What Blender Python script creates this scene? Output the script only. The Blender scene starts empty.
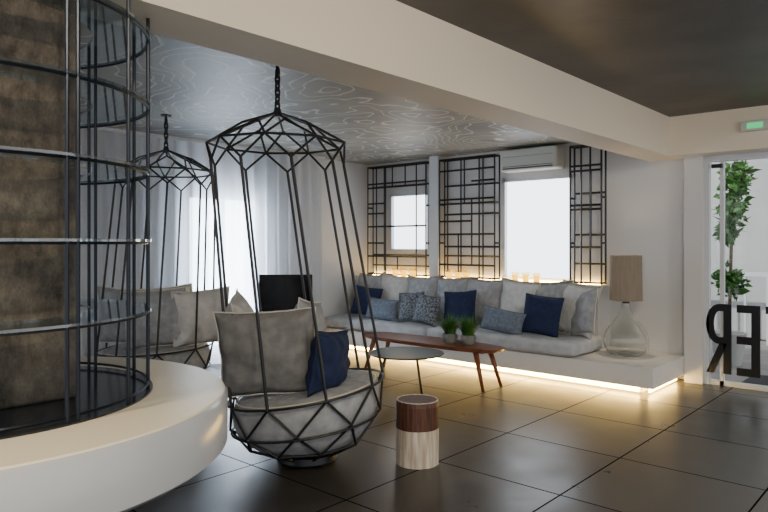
import bpy, bmesh, math, random
from mathutils import Vector, Matrix, noise
random.seed(7)
S=bpy.context.scene
COL=S.collection

# ------------------------------------------------------------------ materials
def new_mat(name):
    m=bpy.data.materials.new(name); m.use_nodes=True
    nt=m.node_tree; b=nt.nodes["Principled BSDF"]
    return m,nt,b
def mat(name,c,rough=.5,metal=0,c2=None,scale=5,bump=0,bscale=80,detail=4,stretch=None,spec=.5,emit=None,es=0,trans=0,ior=1.45):
    m,nt,b=new_mat(name)
    b.inputs["Base Color"].default_value=(*c,1)
    b.inputs["Roughness"].default_value=rough
    b.inputs["Metallic"].default_value=metal
    b.inputs["Specular IOR Level"].default_value=spec
    b.inputs["Transmission Weight"].default_value=trans
    b.inputs["IOR"].default_value=ior
    if emit: 
        b.inputs["Emission Color"].default_value=(*emit,1); b.inputs["Emission Strength"].default_value=es
    tc=nt.nodes.new("ShaderNodeTexCoord"); mp=nt.nodes.new("ShaderNodeMapping")
    nt.links.new(tc.outputs["Object"],mp.inputs[0])
    if stretch: mp.inputs["Scale"].default_value=stretch
    if c2:
        n=nt.nodes.new("ShaderNodeTexNoise"); n.inputs["Scale"].default_value=scale; n.inputs["Detail"].default_value=detail
        nt.links.new(mp.outputs[0],n.inputs["Vector"])
        r=nt.nodes.new("ShaderNodeValToRGB"); r.color_ramp.elements[0].position=.35; r.color_ramp.elements[1].position=.65
        r.color_ramp.elements[0].color=(*c,1); r.color_ramp.elements[1].color=(*c2,1)
        nt.links.new(n.outputs["Fac"],r.inputs[0]); nt.links.new(r.outputs[0],b.inputs["Base Color"])
    if bump:
        n=nt.nodes.new("ShaderNodeTexNoise"); n.inputs["Scale"].default_value=bscale; n.inputs["Detail"].default_value=3
        nt.links.new(mp.outputs[0],n.inputs["Vector"])
        bp=nt.nodes.new("ShaderNodeBump"); bp.inputs["Strength"].default_value=bump; bp.inputs["Distance"].default_value=.01
        nt.links.new(n.outputs["Fac"],bp.inputs["Height"]); nt.links.new(bp.outputs[0],b.inputs["Normal"])
    return m
def emis(name,c,s):
    m=bpy.data.materials.new(name); m.use_nodes=True; nt=m.node_tree; nt.nodes.clear()
    e=nt.nodes.new("ShaderNodeEmission"); e.inputs[0].default_value=(*c,1); e.inputs[1].default_value=s
    o=nt.nodes.new("ShaderNodeOutputMaterial"); nt.links.new(e.outputs[0],o.inputs[0]); return m
def glassy(name,tint,gl=.12,rough=.03,k=.6):
    m=bpy.data.materials.new(name); m.use_nodes=True; nt=m.node_tree; nt.nodes.clear()
    t=nt.nodes.new("ShaderNodeBsdfTransparent"); t.inputs[0].default_value=(*tint,1)
    g=nt.nodes.new("ShaderNodeBsdfGlossy"); g.inputs["Roughness"].default_value=rough
    lw=nt.nodes.new("ShaderNodeLayerWeight"); lw.inputs[0].default_value=.35
    mm=nt.nodes.new("ShaderNodeMath"); mm.operation='MULTIPLY_ADD'; mm.inputs[1].default_value=k; mm.inputs[2].default_value=gl*.4
    nt.links.new(lw.outputs["Facing"],mm.inputs[0])
    x=nt.nodes.new("ShaderNodeMixShader"); o=nt.nodes.new("ShaderNodeOutputMaterial")
    nt.links.new(mm.outputs[0],x.inputs[0]); nt.links.new(t.outputs[0],x.inputs[1]); nt.links.new(g.outputs[0],x.inputs[2])
    nt.links.new(x.outputs[0],o.inputs[0]); return m

M={}
M['wall']=mat("wall_paint",(.60,.60,.60),.7,bump=.05,bscale=60)
M['beam']=mat("beam_paint",(.74,.66,.54),.65,bump=.05,bscale=60)
M['black']=mat("black_steel",(.008,.009,.012),.4,metal=.2)
M['steel']=mat("dark_blue_steel",(.015,.02,.03),.35,metal=.5)
M['rope']=mat("charcoal_rod",(.008,.008,.010),.45)
M['white']=mat("white_lacquer",(.56,.57,.58),.2)
M['counter_top']=mat("counter_lit_cream",(.88,.80,.62),.3)  # cream tone puts the glow of light from above into the colour
M['bench']=mat("bench_plaster",(.66,.65,.63),.4)
M['mattress']=mat("mattress_linen",(.36,.38,.41),.9,c2=(.46,.48,.51),scale=9,bump=.35,bscale=220)
M['cush']=mat("cushion_grey_linen",(.25,.26,.28),.9,c2=(.36,.37,.38),scale=14,bump=.4,bscale=250)
M['cushl']=mat("cushion_pale_linen",(.46,.455,.45),.9,c2=(.56,.555,.54),scale=14,bump=.4,bscale=250)
M['cushd']=mat("cushion_taupe_linen",(.155,.155,.152),.9,c2=(.225,.22,.212),scale=14,bump=.4,bscale=250)
M['piping']=mat("piping_cream",(.6,.57,.5),.8)
M['navy']=mat("cushion_navy",(.005,.012,.045),.85,c2=(.009,.019,.068),scale=20,bump=.3,bscale=250)
M['bluegrey']=mat("cushion_bluegrey",(.10,.13,.175),.9,c2=(.16,.195,.25),scale=30,bump=.3,bscale=250)
M['pattern']=mat("cushion_pattern",(.035,.045,.06),.9,c2=(.2,.22,.25),scale=45,bump=.2,detail=1)
M['wood']=mat("walnut",(.12,.035,.015),.3,c2=(.22,.075,.032),scale=4,stretch=(1,14,14),bump=.05)
M['stumpd']=mat("stump_bark_brown",(.04,.014,.009),.5,c2=(.11,.042,.022),scale=6,stretch=(10,10,1),bump=.2,bscale=20)
M['stumpw']=mat("stump_whitewash",(.62,.57,.48),.6,c2=(.38,.3,.22),scale=5,stretch=(9,9,.7),bump=.15,bscale=20)
M['tabletop']=mat("tabletop_grey",(.22,.235,.23),.15)
M['led']=emis("led_warm",(1,.62,.15),50)
M['ledback']=emis("led_warm_ledge",(1,.62,.18),50)
M['blind']=emis("emissive_blind",(.84,.91,1),4.8)  # blind itself emits, standing in for daylight behind it
M['daylight']=emis("daylight_glow_pane",(.80,.90,1),26)  # glowing sheet in the window opening, standing in for daylight outside
M['glass']=glassy("clear_glass",(.97,.99,.99),.05,k=.12)
M['shelfglass']=glassy("shelf_glass",(.78,.87,.9),.25)
M['cupglass']=glassy("cup_glass",(1,.93,.7),.05,k=.15)
M['lampglass']=mat("bottle_glass",(.96,.98,.97),.02,trans=1,ior=1.35)
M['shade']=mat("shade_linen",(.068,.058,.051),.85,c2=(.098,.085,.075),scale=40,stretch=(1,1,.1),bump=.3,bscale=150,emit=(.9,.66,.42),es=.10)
M['tv']=mat("screen_black",(.004,.004,.005),.15)
M['leaf']=mat("leaf_green",(.02,.085,.012),.5,c2=(.06,.19,.025),scale=8)
M['pot']=mat("pot_stone",(.10,.11,.10),.6,c2=(.2,.2,.18),scale=20)
M['ac']=mat("ac_plastic",(.54,.54,.50),.35)
M['acd']=mat("ac_slot",(.08,.08,.08),.6)
M['frame']=mat("window_frame_white",(.55,.58,.62),.4)
M['green']=emis("exit_green",(.1,.8,.3),1.0)
M['paving']=mat("paving",(.25,.24,.23),.8,c2=(.18,.175,.17),scale=3)
M['ext']=mat("exterior_render",(.46,.47,.47),.8,c2=(.38,.39,.4),scale=1)
M['trunk']=mat("trunk_bark",(.12,.08,.05),.9)
M['mat']=mat("doormat_fibre",(.03,.03,.035),.95,bump=.5)
M['candle']=mat("votive_amber",(.8,.5,.08),.3,emit=(1,.6,.07),es=3.2)
M['darkdisc']=mat("counter_dark_glass",(.012,.016,.022),.12)

def column_mat():
    m,nt,b=new_mat("weathered_concrete"); b.inputs["Roughness"].default_value=.9; b.inputs["Specular IOR Level"].default_value=.2
    tc=nt.nodes.new("ShaderNodeTexCoord"); mp=nt.nodes.new("ShaderNodeMapping"); mp.inputs["Scale"].default_value=(1,1,.7)
    nt.links.new(tc.outputs["Object"],mp.inputs[0])
    n=nt.nodes.new("ShaderNodeTexNoise"); n.inputs["Scale"].default_value=6; n.inputs["Detail"].default_value=13; n.inputs["Roughness"].default_value=.75
    nt.links.new(mp.outputs[0],n.inputs["Vector"])
    r=nt.nodes.new("ShaderNodeValToRGB"); cr=r.color_ramp
    cr.elements[0].position=.34; cr.elements[0].color=(.03,.027,.025,1)
    cr.elements[1].position=.70; cr.elements[1].color=(.25,.215,.165,1)
    e=cr.elements.new(.52); e.color=(.12,.103,.082,1)
    nt.links.new(n.outputs["Fac"],r.inputs[0]); nt.links.new(r.outputs[0],b.inputs["Base Color"])
    bp=nt.nodes.new("ShaderNodeBump"); bp.inputs["Strength"].default_value=.9; bp.inputs["Distance"].default_value=.02
    nt.links.new(n.outputs["Fac"],bp.inputs["Height"]); nt.links.new(bp.outputs[0],b.inputs["Normal"])
    return m
M['column']=column_mat()
def floor_mat():
    m,nt,b=new_mat("floor_tiles"); b.inputs["Specular IOR Level"].default_value=.42
    tc=nt.nodes.new("ShaderNodeTexCoord")
    br=nt.nodes.new("ShaderNodeTexBrick"); br.offset=0; br.inputs["Scale"].default_value=1
    br.inputs["Brick Width"].default_value=.9; br.inputs["Row Height"].default_value=.9; br.inputs["Mortar Size"].default_value=.006
    br.inputs["Mortar Smooth"].default_value=.1
    br.inputs["Color1"].default_value=(.032,.030,.028,1); br.inputs["Color2"].default_value=(.058,.054,.050,1); br.inputs["Mortar"].default_value=(.003,.003,.003,1)
    nt.links.new(tc.outputs["Object"],br.inputs["Vector"])
    n=nt.nodes.new("ShaderNodeTexNoise"); n.inputs["Scale"].default_value=2.6; n.inputs["Detail"].default_value=5
    nt.links.new(tc.outputs["Object"],n.inputs["Vector"])
    r=nt.nodes.new("ShaderNodeValToRGB"); r.color_ramp.elements[0].position=.3; r.color_ramp.elements[0].color=(.75,.75,.76,1)
    r.color_ramp.elements[1].position=.7; r.color_ramp.elements[1].color=(1.3,1.25,1.18,1)
    nt.links.new(n.outputs["Fac"],r.inputs[0])
    mx=nt.nodes.new("ShaderNodeMix"); mx.data_type='RGBA'; mx.blend_type='MULTIPLY'; mx.inputs[0].default_value=1
    nt.links.new(br.outputs["Color"],mx.inputs[6]); nt.links.new(r.outputs[0],mx.inputs[7]); nt.links.new(mx.outputs[2],b.inputs["Base Color"])
    rr=nt.nodes.new("ShaderNodeMapRange"); rr.inputs[1].default_value=.3; rr.inputs[2].default_value=.7; rr.inputs[3].default_value=.27; rr.inputs[4].default_value=.38
    nt.links.new(n.outputs["Fac"],rr.inputs[0])
    ad=nt.nodes.new("ShaderNodeMath"); ad.operation='MULTIPLY_ADD'; ad.inputs[1].default_value=.6
    nt.links.new(br.outputs["Fac"],ad.inputs[0]); nt.links.new(rr.outputs[0],ad.inputs[2]); nt.links.new(ad.outputs[0],b.inputs["Roughness"])
    sp=nt.nodes.new("ShaderNodeMath"); sp.operation='MULTIPLY_ADD'; sp.inputs[1].default_value=-.4; sp.inputs[2].default_value=.42
    nt.links.new(br.outputs["Fac"],sp.inputs[0]); nt.links.new(sp.outputs[0],b.inputs["Specular IOR Level"])
    return m
M['floor']=floor_mat()
def contour_mat():
    m,nt,b=new_mat("ceiling_contour_print"); b.inputs["Roughness"].default_value=.5
    tc=nt.nodes.new("ShaderNodeTexCoord")
    n=nt.nodes.new("ShaderNodeTexNoise"); n.inputs["Scale"].default_value=.52; n.inputs["Detail"].default_value=3.6; n.inputs["Roughness"].default_value=.5
    nt.links.new(tc.outputs["Object"],n.inputs["Vector"])
    a=nt.nodes.new("ShaderNodeMath"); a.operation='MULTIPLY'; a.inputs[1].default_value=27
    f=nt.nodes.new("ShaderNodeMath"); f.operation='PINGPONG'; f.inputs[1].default_value=.5
    nt.links.new(n.outputs["Fac"],a.inputs[0]); nt.links.new(a.outputs[0],f.inputs[0])
    r=nt.nodes.new("ShaderNodeValToRGB"); r.color_ramp.elements[0].position=.035; r.color_ramp.elements[0].color=(.75,.75,.75,1)
    r.color_ramp.elements[1].position=.095; r.color_ramp.elements[1].color=(0,0,0,1)
    nt.links.new(f.outputs[0],r.inputs[0])
    n2=nt.nodes.new("ShaderNodeTexNoise"); n2.inputs["Scale"].default_value=1.2; n2.inputs["Detail"].default_value=9; n2.inputs["Roughness"].default_value=.62
    nt.links.new(tc.outputs["Object"],n2.inputs["Vector"])
    r2=nt.nodes.new("ShaderNodeValToRGB"); r2.color_ramp.elements[0].position=.33; r2.color_ramp.elements[0].color=(.11,.122,.13,1)
    r2.color_ramp.elements[1].position=.67; r2.color_ramp.elements[1].color=(.27,.27,.245,1)
    nt.links.new(n2.outputs["Fac"],r2.inputs[0])
    mx=nt.nodes.new("ShaderNodeMix"); mx.data_type='RGBA'; mx.inputs[7].default_value=(.56,.56,.51,1)
    nt.links.new(r.outputs[0],mx.inputs[0]); nt.links.new(r2.outputs[0],mx.inputs[6]); nt.links.new(mx.outputs[2],b.inputs["Base Color"])
    return m
M['contour']=contour_mat()
M['ceil']=mat("ceiling_dark_stucco",(.025,.0235,.022),.42,c2=(.075,.067,.059),scale=1.3,detail=10,bump=.1,bscale=30)
def sheer_mat():
    m=bpy.data.materials.new("sheer_fabric"); m.use_nodes=True; nt=m.node_tree; nt.nodes.clear()
    d=nt.nodes.new("ShaderNodeBsdfDiffuse"); d.inputs[0].default_value=(.66,.68,.71,1)
    t=nt.nodes.new("ShaderNodeBsdfTranslucent"); t.inputs[0].default_value=(.78,.82,.88,1)
    tr=nt.nodes.new("ShaderNodeBsdfTransparent")
    a=nt.nodes.new("ShaderNodeMixShader"); a.inputs[0].default_value=.5
    c=nt.nodes.new("ShaderNodeMixShader"); c.inputs[0].default_value=.14
    o=nt.nodes.new("ShaderNodeOutputMaterial")
    nt.links.new(d.outputs[0],a.inputs[1]); nt.links.new(t.outputs[0],a.inputs[2])
    nt.links.new(a.outputs[0],c.inputs[1]); nt.links.new(tr.outputs[0],c.inputs[2]); nt.links.new(c.outputs[0],o.inputs[0]); return m
M['sheer']=sheer_mat()

# ------------------------------------------------------------------ helpers
def obj(name,verts,faces,m,smooth=False,parent=None,loc=(0,0,0),rot=(0,0,0)):
    me=bpy.data.meshes.new(name); me.from_pydata([tuple(v) for v in verts],[],faces); me.update()
    bm=bmesh.new(); bm.from_mesh(me); bmesh.ops.recalc_face_normals(bm,faces=bm.faces); bm.to_mesh(me); bm.free()
    if smooth: me.polygons.foreach_set("use_smooth",[True]*len(me.polygons))
    o=bpy.data.objects.new(name,me); COL.objects.link(o)
    if m: me.materials.append(M[m])
    o.location=loc; o.rotation_euler=rot
    if parent: o.parent=parent
    return o
def empty(name,loc=(0,0,0),rot=(0,0,0)):
    o=bpy.data.objects.new(name,None); COL.objects.link(o); o.location=loc; o.rotation_euler=rot; o.empty_display_size=.1; return o
def boxvf(x0,x1,y0,y1,z0,z1,base=0):
    v=[(x,y,z) for x in(x0,x1) for y in(y0,y1) for z in(z0,z1)]
    f=[(0,1,3,2),(4,6,7,5),(0,4,5,1),(2,3,7,6),(0,2,6,4),(1,5,7,3)]
    return v,[tuple(i+base for i in q) for q in f]
def boxes(name,lst,m,parent=None,bevel=0,loc=(0,0,0),rot=(0,0,0)):
    V=[];F=[]
    for b in lst:
        v,f=boxvf(*b,base=len(V)); V+=v;F+=f
    o=obj(name,V,F,m,parent=parent,loc=loc,rot=rot)
    if bevel:
        md=o.modifiers.new("b","BEVEL"); md.width=bevel; md.segments=3; md.limit_method='ANGLE'
    return o
def box(name,x0,x1,y0,y1,z0,z1,m,parent=None,bevel=0): return boxes(name,[(x0,x1,y0,y1,z0,z1)],m,parent,bevel)
def tubes(name,paths,r,m,parent=None,sides=8,loc=(0,0,0)):
    V=[];F=[]
    for p in paths:
        for a,b in zip(p[:-1],p[1:]):
            a=Vector(a);b=Vector(b);d=(b-a)
            if d.length<1e-6: continue
            d.normalize(); a=a-d*r*.3; b=b+d*r*.3
            up=Vector((0,0,1)) if abs(d.z)<.9 else Vector((1,0,0))
            s=d.cross(up).normalized(); t=d.cross(s)
            k=len(V)
            for i in range(sides):
                an=2*math.pi*i/sides; o=(s*math.cos(an)+t*math.sin(an))*r
                V.append(a+o); V.append(b+o)
            for i in range(sides):
                j=(i+1)%sides; F.append((k+2*i,k+2*j,k+2*j+1,k+2*i+1))
            F.append(tuple(k+2*i for i in range(sides))); F.append(tuple(k+2*i+1 for i in range(sides)))
    return obj(name,V,F,m,smooth=False,parent=parent,loc=loc)
def ring(cx,cy,r,z,n=64,a0=0,a1=2*math.pi):
    return [(cx+r*math.cos(a0+(a1-a0)*i/n),cy+r*math.sin(a0+(a1-a0)*i/n),z) for i in range(n+1)]
def lathe(name,prof,m,segs=48,parent=None,loc=(0,0,0),rot=(0,0,0),smooth=True,closed=False):
    V=[];F=[];n=len(prof)
    for i in range(segs):
        a=2*math.pi*i/segs
        for r,z in prof: V.append((r*math.cos(a),r*math.sin(a),z))
    for i in range(segs):
        j=(i+1)%segs
        for k in range(n-1 if not closed else n):
            k2=(k+1)%n
            F.append((i*n+k,j*n+k,j*n+k2,i*n+k2))
    o=obj(name,V,F,m,smooth=False,parent=parent,loc=loc,rot=rot)
    me=o.data; bm=bmesh.new(); bm.from_mesh(me); bmesh.ops.remove_doubles(bm,verts=bm.verts,dist=1e-5); bmesh.ops.recalc_face_normals(bm,faces=bm.faces); bm.to_mesh(me); bm.free()
    if smooth:
        me.polygons.foreach_set("use_smooth",[True]*len(me.polygons))
        try: me.set_sharp_from_angle(angle=math.radians(40))
        except Exception: pass
    return o
def softbox(name,dx,dy,dz,r,m,parent=None,loc=(0,0,0),rot=(0,0,0),amp=.008,fr=5,cuts=26):
    bm=bmesh.new(); bmesh.ops.create_cube(bm,size=2)
    bmesh.ops.subdivide_edges(bm,edges=bm.edges[:],cuts=cuts,use_grid_fill=True)
    h=Vector((dx/2,dy/2,dz/2)); sd=random.random()*50
    for v in bm.verts:
        p=Vector((v.co.x*h.x,v.co.y*h.y,v.co.z*h.z))
        q=Vector([max(-(h[i]-r),min(h[i]-r,p[i])) for i in range(3)])
        d=p-q
        if d.length>1e-6: p=q+d.normalized()*r
        nz=noise.noise(Vector((p.x*fr+sd,p.y*fr,p.z*fr)))+.5*noise.noise(Vector((p.x*fr*2.3,p.y*fr*2.3+sd,p.z*fr*2)))
        if p.z>-h.z+.01: p.z+=nz*amp
        p.y+=nz*amp*.5
        v.co=p
    me=bpy.data.meshes.new(name); bm.to_mesh(me); bm.free(); me.materials.append(M[m])
    me.polygons.foreach_set("use_smooth",[True]*len(me.polygons))
    o=bpy.data.objects.new(name,me); COL.objects.link(o); o.location=loc; o.rotation_euler=rot
    if parent:o.parent=parent
    return o
def pillow(name,w,h,t,m,loc,rot=(0,0,0),parent=None,flange=.03,n=26,wr=.012,pipe=None):
    """square cushion, stuffed centre, seam all around, pointed corners. local: x width, z height, y thickness"""
    V=[];F=[];sd=random.random()*90
    def pt(a,b,side):
        pin=.07
        x=a*(w/2)*(1-pin*(1-b*b)*abs(a)); z=b*(h/2)*(1-pin*(1-a*a)*abs(b))
        fa=max(0,1-abs(a)**2.6); fb=max(0,1-abs(b)**2.6)
        th=t/2*(fa*fb)**.5
        nz=noise.noise(Vector((x*6+sd,z*6,side)))*wr+noise.noise(Vector((x*15+sd,z*15,side*3)))*wr*.5
        cr=math.sin(9*math.atan2(b,a)+sd)*wr*.5*max(abs(a),abs(b))**2
        y=side*(th+.004)+(nz+cr)*min(1,th/(t/4)+.25)
        return (x,y,z)
    for side in(1,-1):
        k=len(V)
        for i in range(n+1):
            for j in range(n+1):
                a=math.sin((i/n-.5)*math.pi); b=math.sin((j/n-.5)*math.pi)
                V.append(pt(a,b,side))
        for i in range(n):
            for j in range(n):
                p=k+i*(n+1)+j; F.append((p,p+1,p+n+2,p+n+1))
    k2=(n+1)**2
    idx=[i*(n+1) for i in range(n+1)]+[n*(n+1)+j for j in range(1,n+1)]+[i*(n+1)+n for i in range(n-1,-1,-1)]+[j for j in range(n-1,0,-1)]
    L=len(idx); fl=len(V)
    for q in idx:
        x,y,z=V[q]; x2,y2,z2=V[q+k2]
        e=flange
        nx=x/(w/2); nz_=z/(h/2); mx=max(abs(nx),abs(nz_))
        dx=(abs(nx)>.93*mx and abs(nx)>.85)*math.copysign(e,nx); dz=(abs(nz_)>.93*mx and abs(nz_)>.85)*math.copysign(e,nz_)
        V.append((x+dx,(y+y2)/2+noise.noise(Vector((x*14,z*14,sd)))*e*.6,z+dz))
    for a in range(L):
        b=(a+1)%L
        F.append((idx[a],idx[b],fl+b,fl+a)); F.append((idx[a]+k2,idx[b]+k2,fl+b,fl+a))
    o=obj(name,V,F,m,smooth=True,parent=parent,loc=loc,rot=rot)
    if pipe:
        loop=[V[fl+a] for a in range(L)]; loop.append(loop[0])
        p=tubes(name+"_piping",[loop],.005,pipe,sides=6); p.parent=o
    return o

R=math.radians
# ------------------------------------------------------------------ room
XL=-7.04; YB=7.57; CB=2.734; CF=2.838
box("floor",XL-.2,4,-4,YB+.12,-.1,0,'floor')
box("ceiling",XL-.2,-2.5,-4,YB+.1,CB,CB+.35,'contour')
box("ceiling_front",-2.5,4,-4,YB+.1,CF,CF+.25,'ceil')
box("beam",-2.68,-2.345,-4,YB+.1,2.424,CF+.1,'beam')
box("beam_header",-2.345,4,7.2,YB+.1,2.424,CF+.1,'beam')
wy0,wy1,wz0,wz1=4.32,5.4,.15,2.12
boxes("wall_left",[(XL-.2,XL,-4,wy0,0,CB),(XL-.2,XL,wy1,YB+.1,0,CB),(XL-.2,XL,wy0,wy1,0,wz0),(XL-.2,XL,wy0,wy1,wz1,CB)],'wall')
w=empty("window_1")
box("pane",XL-.12,XL-.1,wy0,wy1,wz0,wz1,'daylight',w)
boxes("frame",[(XL-.1,XL-.04,wy0,wy0+.06,wz0,wz1),(XL-.1,XL-.04,wy1-.06,wy1,wz0,wz1),(XL-.1,XL-.04,wy0,wy1,wz1-.06,wz1),(XL-.1,XL-.04,wy0,wy1,wz0,wz0+.06),(XL-.1,XL-.04,(wy0+wy1)/2-.03,(wy0+wy1)/2+.03,wz0,wz1)],'frame',w)
a0,a1,az0,az1=-6.62,-5.85,1.38,2.26
b0,b1,bz0,bz1=-4.62,-3.62,1.02,2.36
boxes("wall_back",[(XL,a0,YB,YB+.15,0,CB),(a0,a1,YB,YB+.15,0,az0),(a0,a1,YB,YB+.15,az1,CB),(a1,b0,YB,YB+.15,0,CB),
  (b0,b1,YB,YB+.15,0,bz0),(b0,b1,YB,YB+.15,bz1,CB),(b1,-2.08,YB,YB+.15,0,CB)],'wall')
for i,(x0,x1,z0,z1) in enumerate([(a0,a1,az0,az1),(b0,b1,bz0,bz1)]):
    w=empty("window_%d"%(i+2))
    box("blind",x0+.03,x1-.03,YB+.06,YB+.07,z0,z1,'blind',w)
    boxes("frame",[(x0,x0+.04,YB,YB+.1,z0,z1),(x1-.04,x1,YB,YB+.1,z0,z1),(x0,x1,YB,YB+.1,z1-.05,z1),(x0,x1,YB-.01,YB+.1,z0,z0+.03)],'frame',w)
box("trim_1",-5.72,-5.56,7.40,YB,1.0,CB,'wall')
box("wall_back_pier",-2.265,-2.08,7.42,YB+.1,0,2.424,'wall')
box("wall_right",-.2,4,7.42,YB+.1,0,2.424,'wall')
# entrance door
d=empty("door_1")
boxes("door_frame",[(-2.08,-2.03,7.47,7.55,0,2.36),(-.25,-.2,7.47,7.55,0,2.36),(-2.08,-.2,7.47,7.55,2.36,2.424),(-1.93,-1.89,7.49,7.54,0,2.36),(-2.08,-.2,7.49,7.54,0,.05)],'frame',d)
box("glass_pane",-2.03,-.25,7.505,7.515,.05,2.36,'glass',d)
box("closer_bar",-2.0,-1.90,7.44,7.49,2.29,2.33,'black',d)
def glyph(x0,x1,z0,z1,kind,s):
    w=x1-x0;h=z1-z0
    yb0,yb1=7.470,7.488
    V=[];F=[]
    def quad(pts):
        k=len(V)
        for (x,z) in pts: V.append((x,yb0,z))
        for (x,z) in pts: V.append((x,yb1,z))
        n=len(pts);F.append(tuple(k+i for i in range(n)));F.append(tuple(k+n+i for i in reversed(range(n))))
        for i in range(n):
            j=(i+1)%n;F.append((k+i,k+j,k+n+j,k+n+i))
    quad([(x1-s,z0),(x1,z0),(x1,z1),(x1-s,z1)])
    if kind=='E':
        for zc in(z1-s/2,(z0+z1)/2,z0+s/2): quad([(x0,zc-s/2),(x1-s,zc-s/2),(x1-s,zc+s/2),(x0,zc+s/2)])
    if kind=='R':
        zb=z0+.42*h; rad_o=(z1-zb)/2; zc=(z1+zb)/2; n=14; xc=x0+min(rad_o,.13)
        ro_x=xc-x0; ri_x=ro_x-s; ri_z=rad_o-s
        for i in range(n):
            a=math.pi/2+math.pi*i/n;b=math.pi/2+math.pi*(i+1)/n
            quad([(xc+ro_x*math.cos(a),zc+rad_o*math.sin(a)),(xc+ro_x*math.cos(b),zc+rad_o*math.sin(b)),(xc+ri_x*math.cos(b),zc+ri_z*math.sin(b)),(xc+ri_x*math.cos(a),zc+ri_z*math.sin(a))])
        quad([(xc,z1-s),(x1-s,z1-s),(x1-s,z1),(xc,z1)]); quad([(xc,zb),(x1-s,zb),(x1-s,zb+s),(xc,zb+s)])
        quad([(x0,z0),(x0+s,z0),(xc+s,zb+.01),(xc,zb+.01)])
    return V,F
V=[];F=[]
for g in((-2.06,-1.815,.13,.86,'R',.075),(-1.765,-1.55,.13,.86,'E',.08)):
    v,f=glyph(*g);k=len(V);V+=v;F+=[tuple(i+k for i in q) for q in f]
for bb in((-1.50,-1.26,7.470,7.488,.785,.86),(-1.42,-1.345,7.470,7.488,.13,.785)):
    v,f=boxvf(*bb,base=len(V));V+=v;F+=f
obj("door_lettering",V,F,'black',parent=d)
e=empty("exit_sign"); box("housing",-1.66,-1.40,7.15,7.2,2.595,2.70,'ac',e,.008); box("face",-1.60,-1.46,7.145,7.151,2.62,2.675,'green',e)

# exterior
box("ground",-9,6,YB+.12,16,-.14,-.02,'paving')
boxes("exterior_wall",[(-9,4,11.5,11.8,0,5),(-5.2,-4.9,8.6,11.5,0,3.2)],'ext')
boxes("exterior_railing",[(-3.4,1,11.0,11.05,1.0,1.06)]+[(-3.4+.3*i,-3.37+.3*i,11.0,11.04,-.02,1.0) for i in range(14)],'frame')
def foliage(name,blobs,n,size,parent=None):
    V=[];F=[]
    for (c,rad) in blobs:
        for i in range(n):
            u=Vector((random.gauss(0,1),random.gauss(0,1),random.gauss(0,1))).normalized()*random.random()**.4
            p=Vector(c)+Vector((u.x*rad[0],u.y*rad[1],u.z*rad[2]))
            ax=Vector((random.gauss(0,1),random.gauss(0,1),random.gauss(0,.7))).normalized()
            sd=ax.orthogonal().normalized(); sd.rotate(Matrix.Rotation(random.random()*6.28,3,ax)); nn=ax.cross(sd)
            s=size*random.uniform(.6,1.3);k=len(V)
            V+= [p,p+ax*s*.35+sd*s*.28+nn*s*.05,p+ax*s,p+ax*s*.35-sd*s*.28+nn*s*.05,p+ax*s*.7+nn*s*-.02]
            F+=[(k,k+1,k+4),(k+1,k+2,k+4),(k+2,k+3,k+4),(k+3,k,k+4)]
    return obj(name,V,F,'leaf',parent=parent)
t=empty("potted_tree",(0,0,0))
foliage("foliage",[((-2.12,9,2.3),(.18,.2,.28)),((-2.18,9,1.95),(.17,.2,.25)),((-2.22,9,1.66),(.10,.15,.16)),((-2.2,9,1.0),(.17,.18,.2))],260,.11,t)
tubes("trunk",[[(-2.22,9,.3),(-2.2,9.02,1),(-2.18,8.98,1.6),(-2.13,9,2.3)]],.02,'trunk',t)
lathe("pot",[(0,-.02),(.15,-.02),(.2,.35),(.22,.38),(.19,.38),(.18,.33),(0,.33)],'ext',32,t,(-2.22,9,0))
box("doormat",-1.8,-.5,7.8,8.4,-.02,0,'mat')

# ------------------------------------------------------------------ curtain
V=[];F=[];N=520;y0c,y1c=.2,6.42
for i in range(N+1):
    y=y0c+(y1c-y0c)*i/N
    ph=y*30+1.6*math.sin(y*2.1)
    am=.04+.018*math.sin(y*5)
    for z,k in((.015,1.25),(.9,1.1),(1.8,1),(2.7,.8)):
        V.append((XL+.17+am*k*math.sin(ph+ .25*math.sin(z*2+y*3)),y,z))
for i in range(N):
    for k in range(3):
        p=i*4+k; F.append((p,p+1,p+5,p+4))
cu=empty("sheer_curtain"); obj("fabric",V,F,'sheer',smooth=True,parent=cu)
box("curtain_track",XL+.14,XL+.2,y0c,y1c,2.7,CB,'frame',cu)

# ------------------------------------------------------------------ bench
b=empty("built_in_bench"); X0=XL+.004; Y1=YB-.004
box("platform",X0,-2.27,6.5,Y1,.07,.272,'bench',b,.004)
box("plinth",X0,-2.42,6.62,Y1,0.001,.07,'bench',b)
boxes("led_strip",[(XL+.02,-2.42,6.535,6.55,.02,.07),(-2.34,-2.325,6.57,YB-.2,.02,.07)],'led',b)
box("ledge",X0,-3.15,7.25,Y1,.272,1.0,'wall',b,.004)
box("ledge_led",XL+.1,-3.25,7.535,7.555,1.001,1.02,'ledback',b)
softbox("sofa_mattress",1.92,.74,.16,.06,'mattress',None,(-6.03,6.865,.36),amp=.012)
softbox("sofa_mattress",1.98,.78,.17,.06,'mattress',None,(-4.07,6.845,.363),amp=.014)
for i,x in enumerate([-6.62,-6.12,-5.62,-5.12,-4.62,-4.12,-3.66,-3.32]):
    pillow("back_cushion",.52,.56,.17,'cushl' if i in(1,5,7) else 'cush',(x,7.10-(i==7)*.06,.74),(R(-9+random.uniform(-3,2)),R(random.uniform(-6,6)),R(random.uniform(-8,8)+(-14 if i==7 else 0))),pipe='piping' if i>4 else None,wr=.018)
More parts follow.
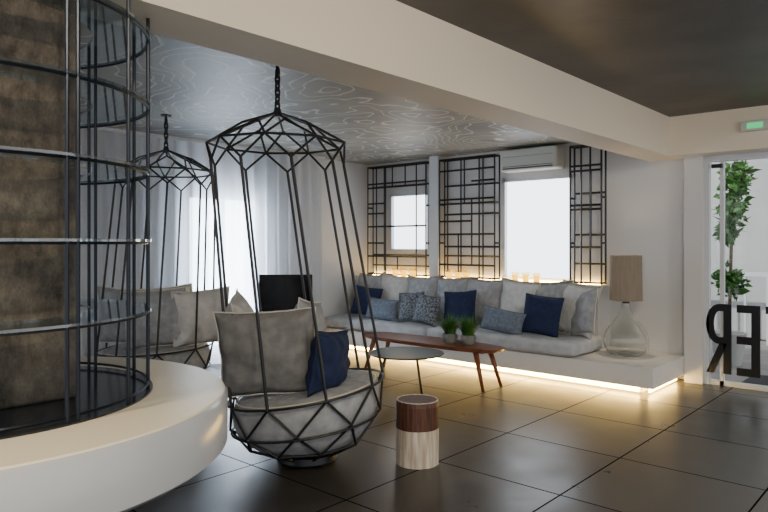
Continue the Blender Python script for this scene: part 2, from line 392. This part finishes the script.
def tp(x,y,z,w,h,m,ry=0,rz=0,t=.14,rx=-14,pipe=None):
    pillow("throw_pillow",w,h,t,m,(x,y-.02,z+.005),(R(rx),R(ry),R(rz)),flange=.012,pipe=pipe)
tp(-6.42,6.86,.66,.46,.40,'navy',5,8)
tp(-6.02,6.74,.58,.50,.28,'bluegrey',3,5)
tp(-5.56,6.82,.64,.38,.38,'pattern',-6,10)
tp(-5.22,6.72,.63,.38,.36,'pattern',6,-4)
tp(-4.80,6.86,.67,.44,.42,'navy',-5,8)
tp(-4.05,6.66,.58,.52,.26,'bluegrey',8,6)
tp(-3.62,6.80,.67,.46,.44,'navy',4,2)
tp(-3.2,6.98,.72,.45,.5,'cush',-12,-30,pipe='piping')

# lattice (steel) : front plane + back plane joined by stand-offs
def lattice(name,x0,x1,xs,zs,extra,xs2,zs2,r=.0125):
    P=[];z0,z1=1.016,2.66
    for (y,XS,ZS) in((7.38,xs,zs),(7.50,xs2,zs2)):
        for x in XS: P.append([(x,y,z0),(x,y,z1)])
        for z in ZS: P.append([(x0,y,z),(x1,y,z)])
    P+=[[(a,7.38,z),(c,7.38,z2)] for a,z,c,z2 in extra]
    for x in(x0,x1):
        for z in(2.66,2.04,1.5,1.03): P.append([(x,7.38,z),(x,7.50,z)])
    return tubes(name,P,r,'black',sides=4)
lattice("wall_lattice",-6.9,-5.76,[-6.9,-6.72,-6.56,-5.94,-5.76],[2.66,2.4,2.34,1.75,1.3,1.03],
  [(-6.4,2.66,-6.4,2.34),(-6.15,2.66,-6.15,2.34),(-6.9,2.1,-6.56,2.1),(-6.9,1.95,-6.56,1.95),(-6.3,1.3,-6.3,1.03),(-6.9,1.5,-6.56,1.5)],
  [-6.9,-6.64,-5.86],[2.66,2.36,1.32,1.16])
lattice("wall_lattice",-5.52,-4.62,[-5.52,-5.38,-4.80,-4.62],[2.66,2.5,2.1,2.04,1.62,1.2,1.03],
  [(-5.1,2.66,-5.1,2.04),(-4.98,2.1,-4.98,1.2),(-5.52,1.8,-4.98,1.8),(-5.2,1.62,-5.2,1.03),(-4.98,2.34,-4.62,2.34)],
  [-5.52,-5.24,-4.94,-4.62],[2.66,2.3,1.9,1.45,1.32])
lattice("wall_lattice",-3.56,-3.17,[-3.56,-3.42,-3.17],[2.66,2.42,2.36,1.95,1.9,1.45,1.03],[(-3.3,2.36,-3.3,1.45)],[-3.56,-3.36,-3.17],[2.66,2.1,1.6,1.25])
a=empty("air_conditioner")
box("body",-4.52,-3.72,7.34,YB-.003,2.42,2.70,'ac',a,.03)
boxes("vents",[(-4.47,-3.77,7.332,7.342,2.445,2.462),(-4.47,-3.77,7.332,7.342,2.475,2.482),(-4.47,-3.77,7.332,7.342,2.60,2.603)],'acd',a)
for x in(-4.27,-4.12,-3.97,-5.95,-6.12,-6.28,-5.3,-5.15,-5.02):
    v=empty("votive_candle",(x,7.31,1.001))
    lathe("glass_cup",[(0,.001),(.040,.001),(.05,.13),(.047,.13),(.038,.01),(0,.01)],'cupglass',20,v)
    lathe("wax",[(0,.011),(.037,.011),(.043,.095),(0,.095)],'candle',20,v)
# table lamp
l=empty("table_lamp",(-2.78,7.12,.273)); l.scale=(1,1,1.03)
prof=[(0,.0),(.14,.0),(.2,.03),(.235,.1),(.24,.17),(.215,.25),(.15,.34),(.085,.42),(.05,.49),(.04,.56),(.045,.58)]
inner=[(r-.005 if r>.01 else 0,z+.005 if z<.05 else z) for r,z in prof]
lathe("bottle",prof+[(.040,.58)]+inner[::-1][1:],'lampglass',48,l)
lathe("cap",[(0,.55),(.036,.55),(.036,.6),(.05,.6),(.02,.62),(.012,.64),(.012,.75),(0,.75)],'black',24,l)
lathe("shade",[(.172,.58),(.165,1.06),(.16,1.06),(.167,.58)],'shade',48,l,closed=True)
tubes("spider",[[(-.16,0,1.0),(.16,0,1.0)],[(0,-.16,1.0),(0,.16,1.0)],[(0,0,.7),(0,0,1.0)]],.004,'black',l)

# ------------------------------------------------------------------ coffee table
t=empty("coffee_table",(-4.44,5.74,0))
V=[];F=[];n=72
for zz,s in((.425,1),(.42,1.004),(.395,.985),(.385,.96)):
    for i in range(n):
        a=2*math.pi*i/n; c=math.cos(a); s_=math.sin(a)
        x=.93*math.copysign(abs(c)**.55,c)*s; yy=.235*math.copysign(abs(s_)**.6,s_)*(1-.12*abs(c))*s
        V.append((x,yy,zz))
for k in range(3):
    for i in range(n):
        j=(i+1)%n; F.append((k*n+i,k*n+j,(k+1)*n+j,(k+1)*n+i))
F.append(tuple(range(n))); F.append(tuple(3*n+i for i in range(n)))
obj("top",V,F,'wood',parent=t)
def taper(name,a,b,r0,r1,m,parent,sides=12):
    a=Vector(a);b=Vector(b);d=(b-a).normalized();s=d.orthogonal().normalized();u=d.cross(s);V=[];F=[]
    for i in range(sides):
        an=2*math.pi*i/sides;o=s*math.cos(an)+u*math.sin(an); V.append(a+o*r0);V.append(b+o*r1)
    for i in range(sides):
        j=(i+1)%sides;F.append((2*i,2*j,2*j+1,2*i+1))
    F.append(tuple(2*i for i in range(sides)));F.append(tuple(2*i+1 for i in range(sides)))
    return obj(name,V,F,m,True,parent)
k=1
for sx in(-1,1):
    for sy in(-1,1):
        taper("leg_%d"%k,(sx*.7,sy*.13,.39),(sx*.82,sy*.17,0.001),.03,.016,'wood',t); k+=1
box("rail",-.72,.72,-.03,.03,.355,.387,'wood',t)
t=empty("round_side_table",(-4.21,5.07,0))
lathe("top",[(0,.4),(.365,.4),(.372,.392),(.365,.385),(0,.385)],'tabletop',64,t)
tubes("rim",[ring(0,0,.372,.39)],.008,'black',t)
for k in range(3):
    a=R(100+120*k); taper("leg_%d"%(k+1),(.2*math.cos(a),.2*math.sin(a),.385),(.31*math.cos(a),.31*math.sin(a),0.001),.014,.01,'black',t)
for (x,yy,s) in((-4.14,5.72,1),(-3.93,5.76,1)):
    g=empty("potted_grass",(x,yy,.426))
    lathe("pot",[(0,0),(.055,0),(.078,.03),(.085,.07),(.075,.10),(.068,.1),(.068,.08),(0,.08)],'pot',28,g)
    V=[];F=[]
    for i in range(300):
        a=random.random()*6.28;r0=random.random()*.055;le=random.uniform(.15,.29);lean=random.uniform(.15,1.1)
        p0=Vector((r0*math.cos(a),r0*math.sin(a),.08));a2=a+random.uniform(-.5,.5)
        dr=Vector((math.cos(a2),math.sin(a2),0));sd=Vector((-dr.y,dr.x,0))*.006;k=len(V)
        for q in range(5):
            f=q/4; p=p0+dr*(lean*le*f**1.5*.8)+Vector((0,0,le*(f-.35*lean*f*f))); w_=1-f*.95
            V+=[p-sd*w_,p+sd*w_]
        for q in range(4): F.append((k+2*q,k+2*q+1,k+2*q+3,k+2*q+2))
    obj("blades",V,F,'leaf',parent=g)
t=empty("stump_stool",(-2.80,3.49,0))
def stump(name,z0,z1,m,r=.147,top=False):
    V=[];F=[];n=72;L=6
    for k in range(L+1):
        z=z0+(z1-z0)*k/L
        for i in range(n):
            a=2*math.pi*i/n; rr=r+.004*noise.noise(Vector((math.cos(a)*3,math.sin(a)*3,z*2)))
            if top and k==L: rr-=.006
            V.append((rr*math.cos(a),rr*math.sin(a),z))
    for k in range(L):
        for i in range(n):
            j=(i+1)%n;F.append((k*n+i,k*n+j,(k+1)*n+j,(k+1)*n+i))
    F.append(tuple(range(n)));F.append(tuple(L*n+i for i in range(n)))
    return obj(name,V,F,m,parent=t)
stump("lower_block",0.001,.245,'stumpw'); stump("upper_block",.2455,.43,'stumpd',top=True)
tubes("rim_band",[ring(0,0,.138,.431)],.004,'stumpw',t)

# ------------------------------------------------------------------ media stand + monitor
t=empty("media_cabinet",(-6.3,5.3,0),(0,0,R(35)))
box("body",-.38,.38,-.2,.2,.08,.53,'white',t,.006); box("top",-.4,.4,-.22,.22,.53,.56,'white',t,.004)
boxes("doors",[(-.37,-.005,-.212,-.2,.1,.52),(.005,.37,-.212,-.2,.1,.52)],'white',t,.003)
boxes("feet",[(-.35,-.31,-.17,-.13,0,.08),(.31,.35,-.17,-.13,0,.08),(-.35,-.31,.13,.17,0,.08),(.31,.35,.13,.17,0,.08)],'black',t)
t=empty("television",(-6.27,5.22,.561),(0,0,R(41)))
box("screen",-.33,.33,-.02,.02,.09,.55,'tv',t,.008); box("back_shell",-.2,.2,.02,.06,.15,.45,'black',t,.01)
box("neck",-.04,.04,.0,.04,.01,.18,'black',t); box("foot",-.16,.16,-.09,.09,0,.012,'black',t,.004)

# ------------------------------------------------------------------ hanging chairs
def hanging_chair(tx,ty,bx,by,tilt,pill):
    h=empty("hanging_chair",(tx,ty,0))
    ox,oy=bx-tx,by-ty; N=9
    def tp_(r,z,i,ph=0): 
        a=2*math.pi*(i)/N+ph; return Vector((r*math.cos(a),r*math.sin(a),z))
    cx=Vector((.7466,.6652))
    def bp(r,z,i,ph=0):
        a=2*math.pi*i/N+ph; x=r*math.cos(a);yy=r*math.sin(a); 
        return Vector((x+ox,yy+oy,z+tilt*(x*cx.x+yy*cx.y)*min(1,z/.35)))
    ph=.2
    P=[]
    ap=Vector((0,0,2.40))
    for i in range(N):
        A=tp_(.25,2.31,i,ph);B1=tp_(.475,2.18,i+.5,ph);B0=tp_(.475,2.18,i-.5,ph);C=tp_(.46,2.04,i,ph)
        P+=[[ap,A],[A,B1],[A,B0],[B1,C],[B0,C],[B0,B1]]
    G=[]
    for i in range(N):
        C=tp_(.46,2.04,i,ph); Dp=bp(.53,.5,i,ph)
        G.append([C,Dp])
        E1=bp(.515,.31,i+.5,ph);E0=bp(.515,.31,i-.5,ph);Fp=bp(.40,.15,i,ph);Bt=bp(.2,.06,i,ph)
        P+=[[Dp,E1],[Dp,E0],[E1,Fp],[E0,Fp],[Fp,bp(.4,.15,i+1,ph)],[Fp,Bt]]
    tubes("net_frame",P,.0082,'rope',h)
    tubes("hanger_rods",G,.010,'rope',h)
    for nm,r_,z_ in(("rim_ring",.53,.5),("basket_ring",.505,.29)):
        tubes(nm,[[bp(r_,z_,N*k/50) for k in range(51)]],.0085,'rope',h)
    lathe("base_disc",[(0,.015),(.2,.015),(.21,.03),(.2,.07),(0,.07)],'black',40,h,(ox,oy,0))
    ch=[];z=2.42
    k=0
    while z<CB-.06:
        cc=Vector((0,0,z+.025)); lk=[]
        for q in range(13):
            a=2*math.pi*q/12; dx=.017*math.cos(a);dz=.034*math.sin(a)
            lk.append(cc+(Vector((dx,0,dz)) if k%2 else Vector((0,dx,dz))))
        ch.append(lk); z+=.046;k+=1
    tubes("chain",ch,.0075,'rope',h,6)
    lathe("swivel",[(0,2.37),(.02,2.37),(.028,2.4),(.02,2.43),(0,2.43)],'rope',20,h)
    lathe("ceiling_hook",[(0,CB-.07),(.012,CB-.07),(.012,CB-.012),(.05,CB-.012),(.05,CB),(0,CB)],'rope',24,h)
    prof=[(0,.08),(.2,.085),(.36,.15),(.46,.25),(.495,.36),(.50,.44),(.48,.49),(.44,.515),(.3,.53),(0,.535)]
    s=lathe("seat_cushion",prof,'cush',64,h,(ox,oy,0))
    for v in s.data.vertices:
        c=v.co; c.z+=tilt*(c.x*cx.x+c.y*cx.y)*min(1,c.z/.35)
        if c.z>.3:
            c.z+=.014*noise.noise(Vector((c.x*6,c.y*6,tx)))
    pr=[[bp(.475,.5,N*k/50) for k in range(51)]]
    tubes("seat_piping",pr,.006,'piping',h)
    for (x,yy,z,w_,hh,m,rx,ry,rz) in pill:
        pillow("pillow",w_,hh,.2,m,(x-tx,yy-ty,z),(R(rx),R(ry),R(rz)),parent=h,flange=.02,pipe='piping' if m!='navy' else None,wr=.02)
    return h
hanging_chair(-3.54,2.874,-3.39,3.01,.16,[
  (-3.38,2.665,.785,.62,.54,'cushd',8,-3,40),
  (-3.86,2.82,.84,.60,.56,'cushl',12,4,-40),
  (-3.72,3.30,.80,.52,.5,'cush',-5,-8,-60),
  (-3.12,2.96,.72,.40,.38,'navy',6,6,108)])
hanging_chair(-5.76,3.31,-5.82,3.24,.05,[
  (-5.98,3.02,.80,.56,.52,'cush',8,3,30),
  (-5.6,3.12,.80,.54,.52,'cush',8,-4,52),
  (-5.38,3.46,.80,.5,.5,'cushl',8,-4,72),
  (-5.95,3.45,.80,.5,.5,'cushl',-8,-4,80)])

# ------------------------------------------------------------------ round counter + caged column
CX,CY=-2.827,.805
c=empty("round_bar_counter",(CX,CY,0))
lathe("slab",[(.6,.68),(.93,.68),(.955,.70),(.957,.88),(.945,.90),(.6,.90)],'white',128,c)
lathe("top_surface",[(.66,.900),(.945,.9005),(.940,.906),(.66,.906)],'counter_top',128,c,closed=True)
lathe("inner_disc",[(0,.895),(.659,.895),(.659,.912),(0,.912)],'darkdisc',96,c)
lathe("base",[(0,0),(.42,0),(.42,.05),(.5,.68),(0,.68)],'black',64,c)
box("column",CX-.295,CX+.295,CY-.295,CY+.295,.912,CB,'column',None,.012)
g=empty("column_shelf_cage",(CX,CY,0))
RP=[]
for i in range(14):
    a=2*math.pi*i/14+.16
    RP.append([(.64*math.cos(a),.64*math.sin(a),.912),(.64*math.cos(a),.64*math.sin(a),2.424)])
    if i%2==0:
        a+=.06; RP.append([(.64*math.cos(a),.64*math.sin(a),.912),(.64*math.cos(a),.64*math.sin(a),2.424)])
tubes("rods",RP,.0075,'steel',g)
RR=[]
for z in(.93,1.22,1.5,1.78,2.05,2.33): RR.append(ring(0,0,.64,z,96))
tubes("rings",RR,.0055,'steel',g,6)
for k,z in enumerate((1.225,1.505,1.785,2.055,2.335)):
    lathe("glass_shelf_%d"%(k+1),[(.43,z),(.655,z),(.655,z+.01),(.43,z+.01)],'shelfglass',96,g,closed=True)

# ------------------------------------------------------------------ lights
def pt(name,loc,e,c=(1,.85,.65),r=.05):
    l=bpy.data.lights.new(name,'POINT'); l.energy=e;l.color=c;l.shadow_soft_size=r
    o=bpy.data.objects.new(name,l);COL.objects.link(o);o.location=loc;return o
def spot(name,loc,tgt,e,c=(1,.84,.62),ang=100,r=.06):
    l=bpy.data.lights.new(name,'SPOT'); l.energy=e;l.color=c;l.spot_size=R(ang);l.spot_blend=.8;l.shadow_soft_size=r
    o=bpy.data.objects.new(name,l);COL.objects.link(o);o.location=loc
    o.rotation_euler=(Vector(tgt)-Vector(loc)).to_track_quat('-Z','Y').to_euler();return o
for i,(x,yy,tx,ty,tz,en) in enumerate([(-.4,.3,-2.3,2.2,1.2,155),(-.2,2.9,-1.8,4.2,0,110),(.9,5.2,-1.5,6.2,0.3,110),(.8,1.2,-2.4,5.5,1.5,190)]):  # unseen downlights with spots, added to brighten the lobby
    dl=empty("added_fill_downlight",(x,yy,CF))
    lathe("trim_ring",[(.06,-.012),(.085,-.012),(.085,0),(.06,0)],'white',32,dl,closed=True)
    spot("lobby_fill_spot_%d"%i,(x,yy,CF-.03),(tx,ty,tz),en,c=(1,.86,.64),ang=110)
spot("counter_spot",(-2.0,-.9,2.8),(-2.7,.7,.9),170,ang=70)
pt("lamp_bulb",(-2.78,7.12,1.15),12,c=(1,.78,.5))
sun=bpy.data.lights.new("sun",'SUN'); sun.energy=3.5; sun.angle=.02; sun.color=(1,.95,.88)
so=bpy.data.objects.new("sun",sun);COL.objects.link(so); so.rotation_euler=(R(42),R(12),R(-25))
W=bpy.data.worlds.new("world");S.world=W;W.use_nodes=True
bg=W.node_tree.nodes["Background"];bg.inputs[0].default_value=(.95,.96,1,1);bg.inputs[1].default_value=1.8

# ------------------------------------------------------------------ camera
cam=bpy.data.cameras.new("camera");co=bpy.data.objects.new("camera",cam);COL.objects.link(co)
co.location=(0,0,1.5);co.rotation_euler=(R(90),0,R(41.66));cam.lens=653/768*36;cam.sensor_width=36
cam.shift_y=-13/768;cam.clip_start=.05
S.camera=co
